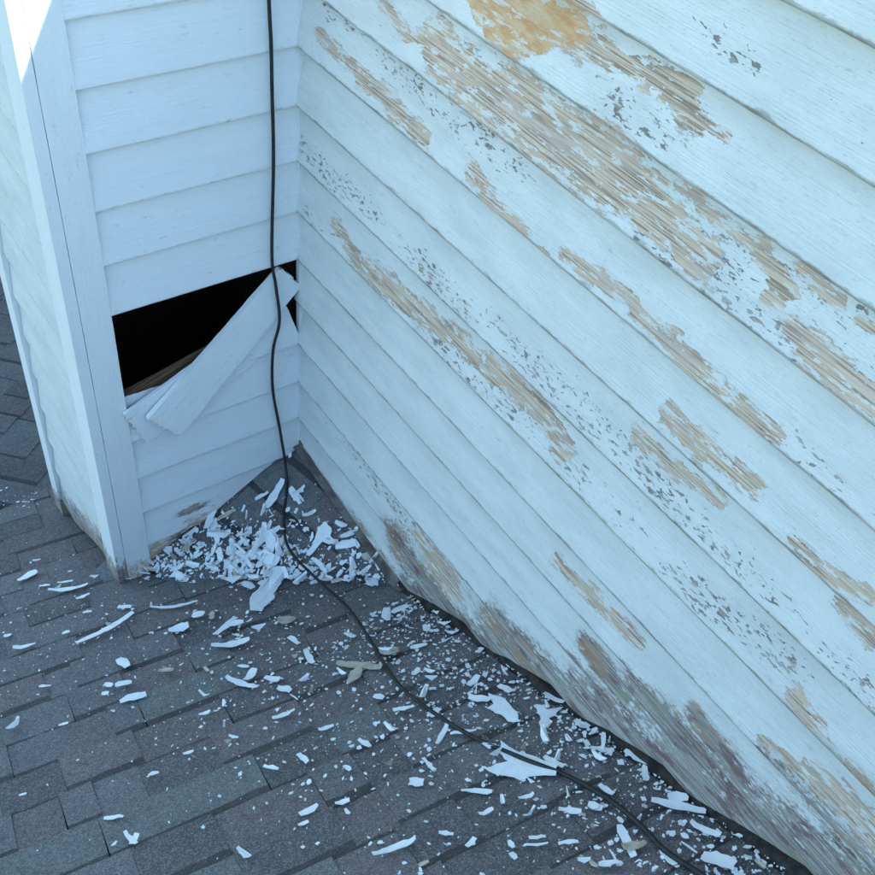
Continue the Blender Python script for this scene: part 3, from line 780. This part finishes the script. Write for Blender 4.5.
def flake_from_outline(name, outline, h0, curl, mat, seed, thick=0.009):
    """thin curled flake over the roof from a plan outline"""
    r = random.Random(seed)
    o = np.array(outline, float)
    # roughen the outline
    pts = []
    for i in range(len(o)):
        a, b = o[i], o[(i + 1) % len(o)]
        d = np.linalg.norm(b - a)
        pts.append(a)
        k = int(min(3, d / 0.10))
        for q in range(1, k + 1):
            t = q / (k + 1)
            nrm = np.array([-(b - a)[1], (b - a)[0]]) / (d + 1e-6)
            pts.append(a + (b - a) * t + nrm * r.uniform(-0.022, 0.022))
    pts = np.array(pts)
    c = pts.mean(0)
    span = np.abs(pts - c).max() + 1e-6
    ph = r.uniform(0, 6.28)
    ax = np.array([math.cos(ph), math.sin(ph)])
    def H(p):
        q = (p - c) / span
        return h0 + curl * ((q @ ax) ** 2) * 0.6 + curl * 0.3 * (q @ np.array([-ax[1], ax[0]]))
    top, inner = [lay_point(p[0], p[1], H(p) + thick) for p in pts], [lay_point(*(c + (p - c) * 0.5), H(c + (p - c) * 0.5) + thick) for p in pts]
    bot = [lay_point(p[0], p[1], H(p)) for p in pts]
    n = len(pts)
    v = top + inner + bot + [lay_point(c[0], c[1], H(c) + thick), lay_point(c[0], c[1], H(c))]
    area = sum(pts[i][0] * pts[(i + 1) % n][1] - pts[(i + 1) % n][0] * pts[i][1] for i in range(n))
    f = []
    for i in range(n):
        j = (i + 1) % n
        f += [(i, j, n + j, n + i), (n + i, n + j, 3 * n), (2 * n + j, 2 * n + i, 3 * n + 1), (i, 2 * n + i, 2 * n + j, j)]
    if area < 0: f = [q[::-1] for q in f]
    return mesh_obj(name, v, f, mat, loc=tuple(lay_point(c[0], c[1], h0)))

def strip_outline(a, r):
    x0, y0, x1, y1, w = a
    p, q = np.array([x0, y0]), np.array([x1, y1])
    d = q - p; L = np.linalg.norm(d); d /= L
    nrm = np.array([-d[1], d[0]])
    k = max(3, int(L / 0.18) + 2)
    up, dn = [], []
    bow = r.uniform(-0.06, 0.06) * L
    for i in range(k):
        t = i / (k - 1)
        taper = (0.30 + 0.70 * math.sin(math.pi * min(max(t, 0.06), 0.94)) ** 0.5)
        c = p + d * L * t + nrm * bow * math.sin(math.pi * t)
        up.append(c + nrm * w * 0.5 * taper * r.uniform(0.65, 1.2))
        dn.append(c - nrm * w * 0.5 * taper * r.uniform(0.65, 1.2))
    return dn + up[::-1]

def where(x, y):
    if in_nook(x, y) and zA(x, y) > zB(x, y) - 0.1:
        d = 0.538 * x + 0.55 * y + 2.26
        if d < 0.55:
            if x < -3.1: return ('in the drift beside the corner board', 'flakes in the drift')
            if x < -1.9: return ('in the middle of the drift below the chase', 'flakes in the drift')
            return ('in the drift where it nears the wall', 'flakes in the drift')
        if x < -1.4: return ('in the nook, close under the chase siding', 'flakes in the nook')
        return ('in the nook, on the shingles right of the cable', 'flakes in the nook')
    if x > -1.3:
        if y > -6.6: return ('along the wall foot just below the flashing', 'flakes along the wall foot')
        if y > -8.6: return ('along the wall foot above the largest flake', 'flakes along the wall foot')
        if y > -10.3: return ('along the wall foot beside the largest flake', 'flakes along the wall foot')
        return ('along the wall foot at the bottom right', 'flakes along the wall foot')
    if x < -4.45 and y > -3.2: return ('on the shingles left of the corner board', 'flakes left of the chase')
    if x < -4.2: return ('on open shingles toward the lower left', 'flakes on the open shingles')
    if y > -4.4: return ('on the shingles just under the drift', 'flakes below the drift')
    if y > -5.6: return ('on the shingles a little below the drift', 'flakes below the drift')
    if x > -2.2: return ('on the shingles close by the lower cable', 'flakes beside the cable')
    if y > -7.6: return ('on the mid shingles left of the cable bend', 'flakes beside the cable')
    return ('on the bottom shingles left of the cable', 'flakes beside the cable')

ORD = ['leftmost', 'second from left', 'third from left', 'fourth from left', 'fifth from left', 'sixth from left', 'seventh from left', 'eighth from left', 'ninth from left', 'tenth from left', 'eleventh from left', 'twelfth from left', 'thirteenth from left', 'fourteenth from left']
def single_out():
    """alike flakes in one small spot are told apart by their order from left to right"""
    by = {}
    for q in scene.collection.objects:
        if q.name.startswith('paint_flake') and 'group' in q.keys(): by.setdefault(q['label'], []).append(q)
    for lab, obs in by.items():
        if 1 < len(obs) <= 14:
            def key(q):
                d = q.matrix_world.translation - CAM if q.parent is None else q.location - CAM
                return d.dot(RX) / d.dot(RF)
            for i, q in enumerate(sorted(obs, key=key)):
                q['label'] = lab + ', ' + (ORD[i] if i < len(obs) - 1 or len(obs) < 3 else 'rightmost')

names = {'big': ('largest white paint flake, jagged with two points, lying under the cable', FLAKE),
         'p2': ('broad ragged white paint flake between the cable and the wall foot', FLAKE),
         'p3': ('forked white paint flake just below the rotten wall foot', FLAKE),
         'n1': ('forked white paint flake standing out alone on the nook shingles', FLAKE),
         'n2': ('pale beige paint flake lying against the flashing in the nook', FLAKE_TAN)}
for i, (k, (lab, mt)) in enumerate(names.items()):
    tag(flake_from_outline('paint_flake', POLYS[k], 0.11, 0.07, mt, 300 + i), lab, 'paint flake')

special = {2: 'long thin white sliver of paint on the shingles below the corner board', 28: 'thick white bar of paint near the bottom edge of the roof view',
           71: 'long broad white flake standing out of the drift near the cable', 24: 'thin white sliver stretched along the lower edge of the drift',
           38: 'long tan strip of paint crossing the shingles below the cable bend', 37: 'short tan paint flake beside the cable below the drift'}
FR = random.Random(21)
for i, a in enumerate(STRIPS):
    mx, my = (a[0] + a[2]) / 2, (a[1] + a[3]) / 2
    if mx > -0.12: a = (a[0] - 0.3, a[1], a[2] - 0.3, a[3], a[4]); mx -= 0.3
    L = math.hypot(a[2] - a[0], a[3] - a[1])
    heap = where(mx, my)[1] == 'flakes in the drift'
    mt = FLAKE_TAN if (i in (37, 38, 39) or (i not in special and FR.random() < 0.07)) else FLAKE
    o = flake_from_outline('paint_flake', strip_outline(a, FR), FR.uniform(0.10, 0.14) + (0.06 if heap else 0), min(0.10, 0.16 * L) * FR.uniform(0.3, 1.2), mt, 1000 + i)
    if i in special:
        tag(o, special[i], 'paint flake')
    else:
        ph, g = where(mx, my)
        kind_ = 'tan paint flake' if mt is FLAKE_TAN else ('white paint sliver' if L > 3.2 * a[4] else 'white paint chip')
        tag(o, kind_ + ' ' + ph, 'paint flake', kind_.split()[0] + ' ' + kind_.split()[-1] + ' ' + g)

# loose middling flakes: a few shapes, copied
protos = []
for q in range(14):
    L = FR.uniform(0.16, 0.42); w = L * FR.uniform(0.14, 0.48)
    ol = strip_outline((-L / 2, 0, L / 2, 0, w), FR)
    n = len(ol); cu = FR.uniform(0.0, 0.10)
    v = [(p[0], p[1], cu * (p[0] / L) ** 2 * 4 + 0.009) for p in ol] + [(p[0], p[1], cu * (p[0] / L) ** 2 * 4) for p in ol]
    f = [tuple(range(n)), tuple(range(2 * n - 1, n - 1, -1))] + [(i, i + n, (i + 1) % n + n, (i + 1) % n) for i in range(n)]
    me = bpy.data.meshes.new('paint_flake')
    me.from_pydata([tuple(c * E for c in p) for p in v], [], f)
    me.materials.append(FLAKE if q < 12 else FLAKE_TAN)
    protos.append((me, L / w, q >= 12))

VA, VB = np.array([-4.2, 0.0]), np.array([0.0, -4.1])
VD = (VB - VA) / np.linalg.norm(VB - VA); VN = np.array([-VD[1], VD[0]])
if VN @ np.array([1.0, 1.0]) < 0: VN = -VN
def drift_pt(r):
    t = r.random() ** 1.25
    if t > 0.6 and r.random() < 0.55: t *= 0.6
    if t < 0.62: d = r.gauss(0.30, 0.34) + 0.22 * (1 - t)
    else: d = r.gauss(0.10, 0.16)
    p = VA + VD * t * 5.87 + VN * d
    return float(p[0]), float(p[1])
def wall_pt(r):
    y = r.uniform(-13.2, -4.6)
    return -0.15 - abs(r.gauss(0, 1.15)), y
def open_pt(r):
    return r.gauss(-3.0, 1.5), r.gauss(-5.4, 2.6)
def nook_pt(r):
    t = r.random(); p = VA + VD * (0.1 + 0.85 * t) * 5.87 + VN * abs(r.gauss(0.2, 0.75))
    return float(p[0]), float(p[1])
def left_pt(r): return r.uniform(-7.5, -4.5), r.gauss(-1.0, 1.6)
def far_pt(r): return r.uniform(-5.7, -4.55), 5.3 + r.gauss(0, 0.35)
def sane(x, y):
    if x > -0.14 or x < -8.6 or y < -13.4: return False
    if -4.5 < x < 0 and y > 0.488 * 0 - 0.10 and y < 4.5: return False
    return True
cnt = 0
plan = [(drift_pt, 60, 0.035), (nook_pt, 44, 0.015), (wall_pt, 46, 0.0), (open_pt, 29, 0.0), (left_pt, 4, 0.0)]
for fn, num, pile in plan:
    done = 0
    while done < num:
        x, y = fn(FR)
        if not sane(x, y): continue
        me, asp, tan = FR.choice(protos)
        o = bpy.data.objects.new('paint_flake', me)
        n = roof_n(x, y)
        tilt = FR.gauss(0, 0.14 if pile > 0.03 else 0.08)
        rot = n.to_track_quat('Z', 'Y').to_matrix() @ Matrix.Rotation(FR.uniform(0, 6.28), 3, 'Z') @ Matrix.Rotation(tilt, 3, 'X')
        s = FR.uniform(0.7, 1.5) if pile > 0.03 else FR.uniform(0.55, 1.1)
        o.matrix_world = Matrix.Translation(Vector(lay_point(x, y, 0.10 + abs(FR.gauss(0, pile)))) * E) @ rot.to_4x4() @ Matrix.Scale(s, 4)
        link(o)
        ph, g = where(x, y)
        kind_ = 'tan paint flake' if tan else ('white paint sliver' if asp > 3.2 else 'white paint chip')
        tag(o, kind_ + ' ' + ph, 'paint flake', kind_.split()[0] + ' ' + kind_.split()[-1] + ' ' + g)
        done += 1; cnt += 1

# crumbs too small to count
cv, cf, cm = [], [], []
def crumb(x, y, size, h, mi):
    b = len(cv)
    k = FR.choice([4, 5, 6]); ph = FR.uniform(0, 6.28); el = FR.uniform(0.25, 1.0); ro = FR.uniform(0, 3.14)
    tx, ty = FR.gauss(0, 0.15), FR.gauss(0, 0.15)
    for lay in (0.010, 0.0):
        rr = random.Random(b)
        for i in range(k):
            an = ph + 6.283 * i / k
            rad = size * rr.uniform(0.6, 1.2)
            dx, dy = rad * math.cos(an), rad * el * math.sin(an)
            ddx, ddy = dx * math.cos(ro) - dy * math.sin(ro), dx * math.sin(ro) + dy * math.cos(ro)
            cv.append(tuple(lay_point(x + ddx, y + ddy, h + lay + ddx * tx + ddy * ty)))
    cf.append(tuple(range(b, b + k))); cf.append(tuple(range(b + 2 * k - 1, b + k - 1, -1)))
    for i in range(k): cf.append((b + i, b + k + i, b + k + (i + 1) % k, b + (i + 1) % k))
    cm.extend([mi] * (k + 2))
for fn, num, s0, s1, pile in [(drift_pt, 520, 0.015, 0.12, 0.03), (nook_pt, 480, 0.010, 0.07, 0.01), (wall_pt, 1500, 0.010, 0.06, 0.0), (open_pt, 1100, 0.008, 0.05, 0.0), (left_pt, 160, 0.01, 0.035, 0.0), (far_pt, 50, 0.01, 0.06, 0.0)]:
    done = 0
    while done < num:
        x, y = fn(FR)
        if not sane(x, y): continue
        size = s0 + (s1 - s0) * FR.random() ** 2.2
        crumb(x, y, size, 0.095 + abs(FR.gauss(0, pile)), 1 if FR.random() < 0.06 else 0)
        done += 1
o = mesh_obj('paint_crumbs', cv, cf, FLAKE)
o.data.materials.append(FLAKE_TAN)
o.data.polygons.foreach_set('material_index', cm)
tag(o, 'fine white crumbs of scraped paint scattered over the shingles', 'paint crumbs', kind='stuff')
print('shingles', n1, n2, n3, 'flakes', cnt + len(STRIPS) + len(POLYS))
bpy.context.view_layer.update()
single_out()
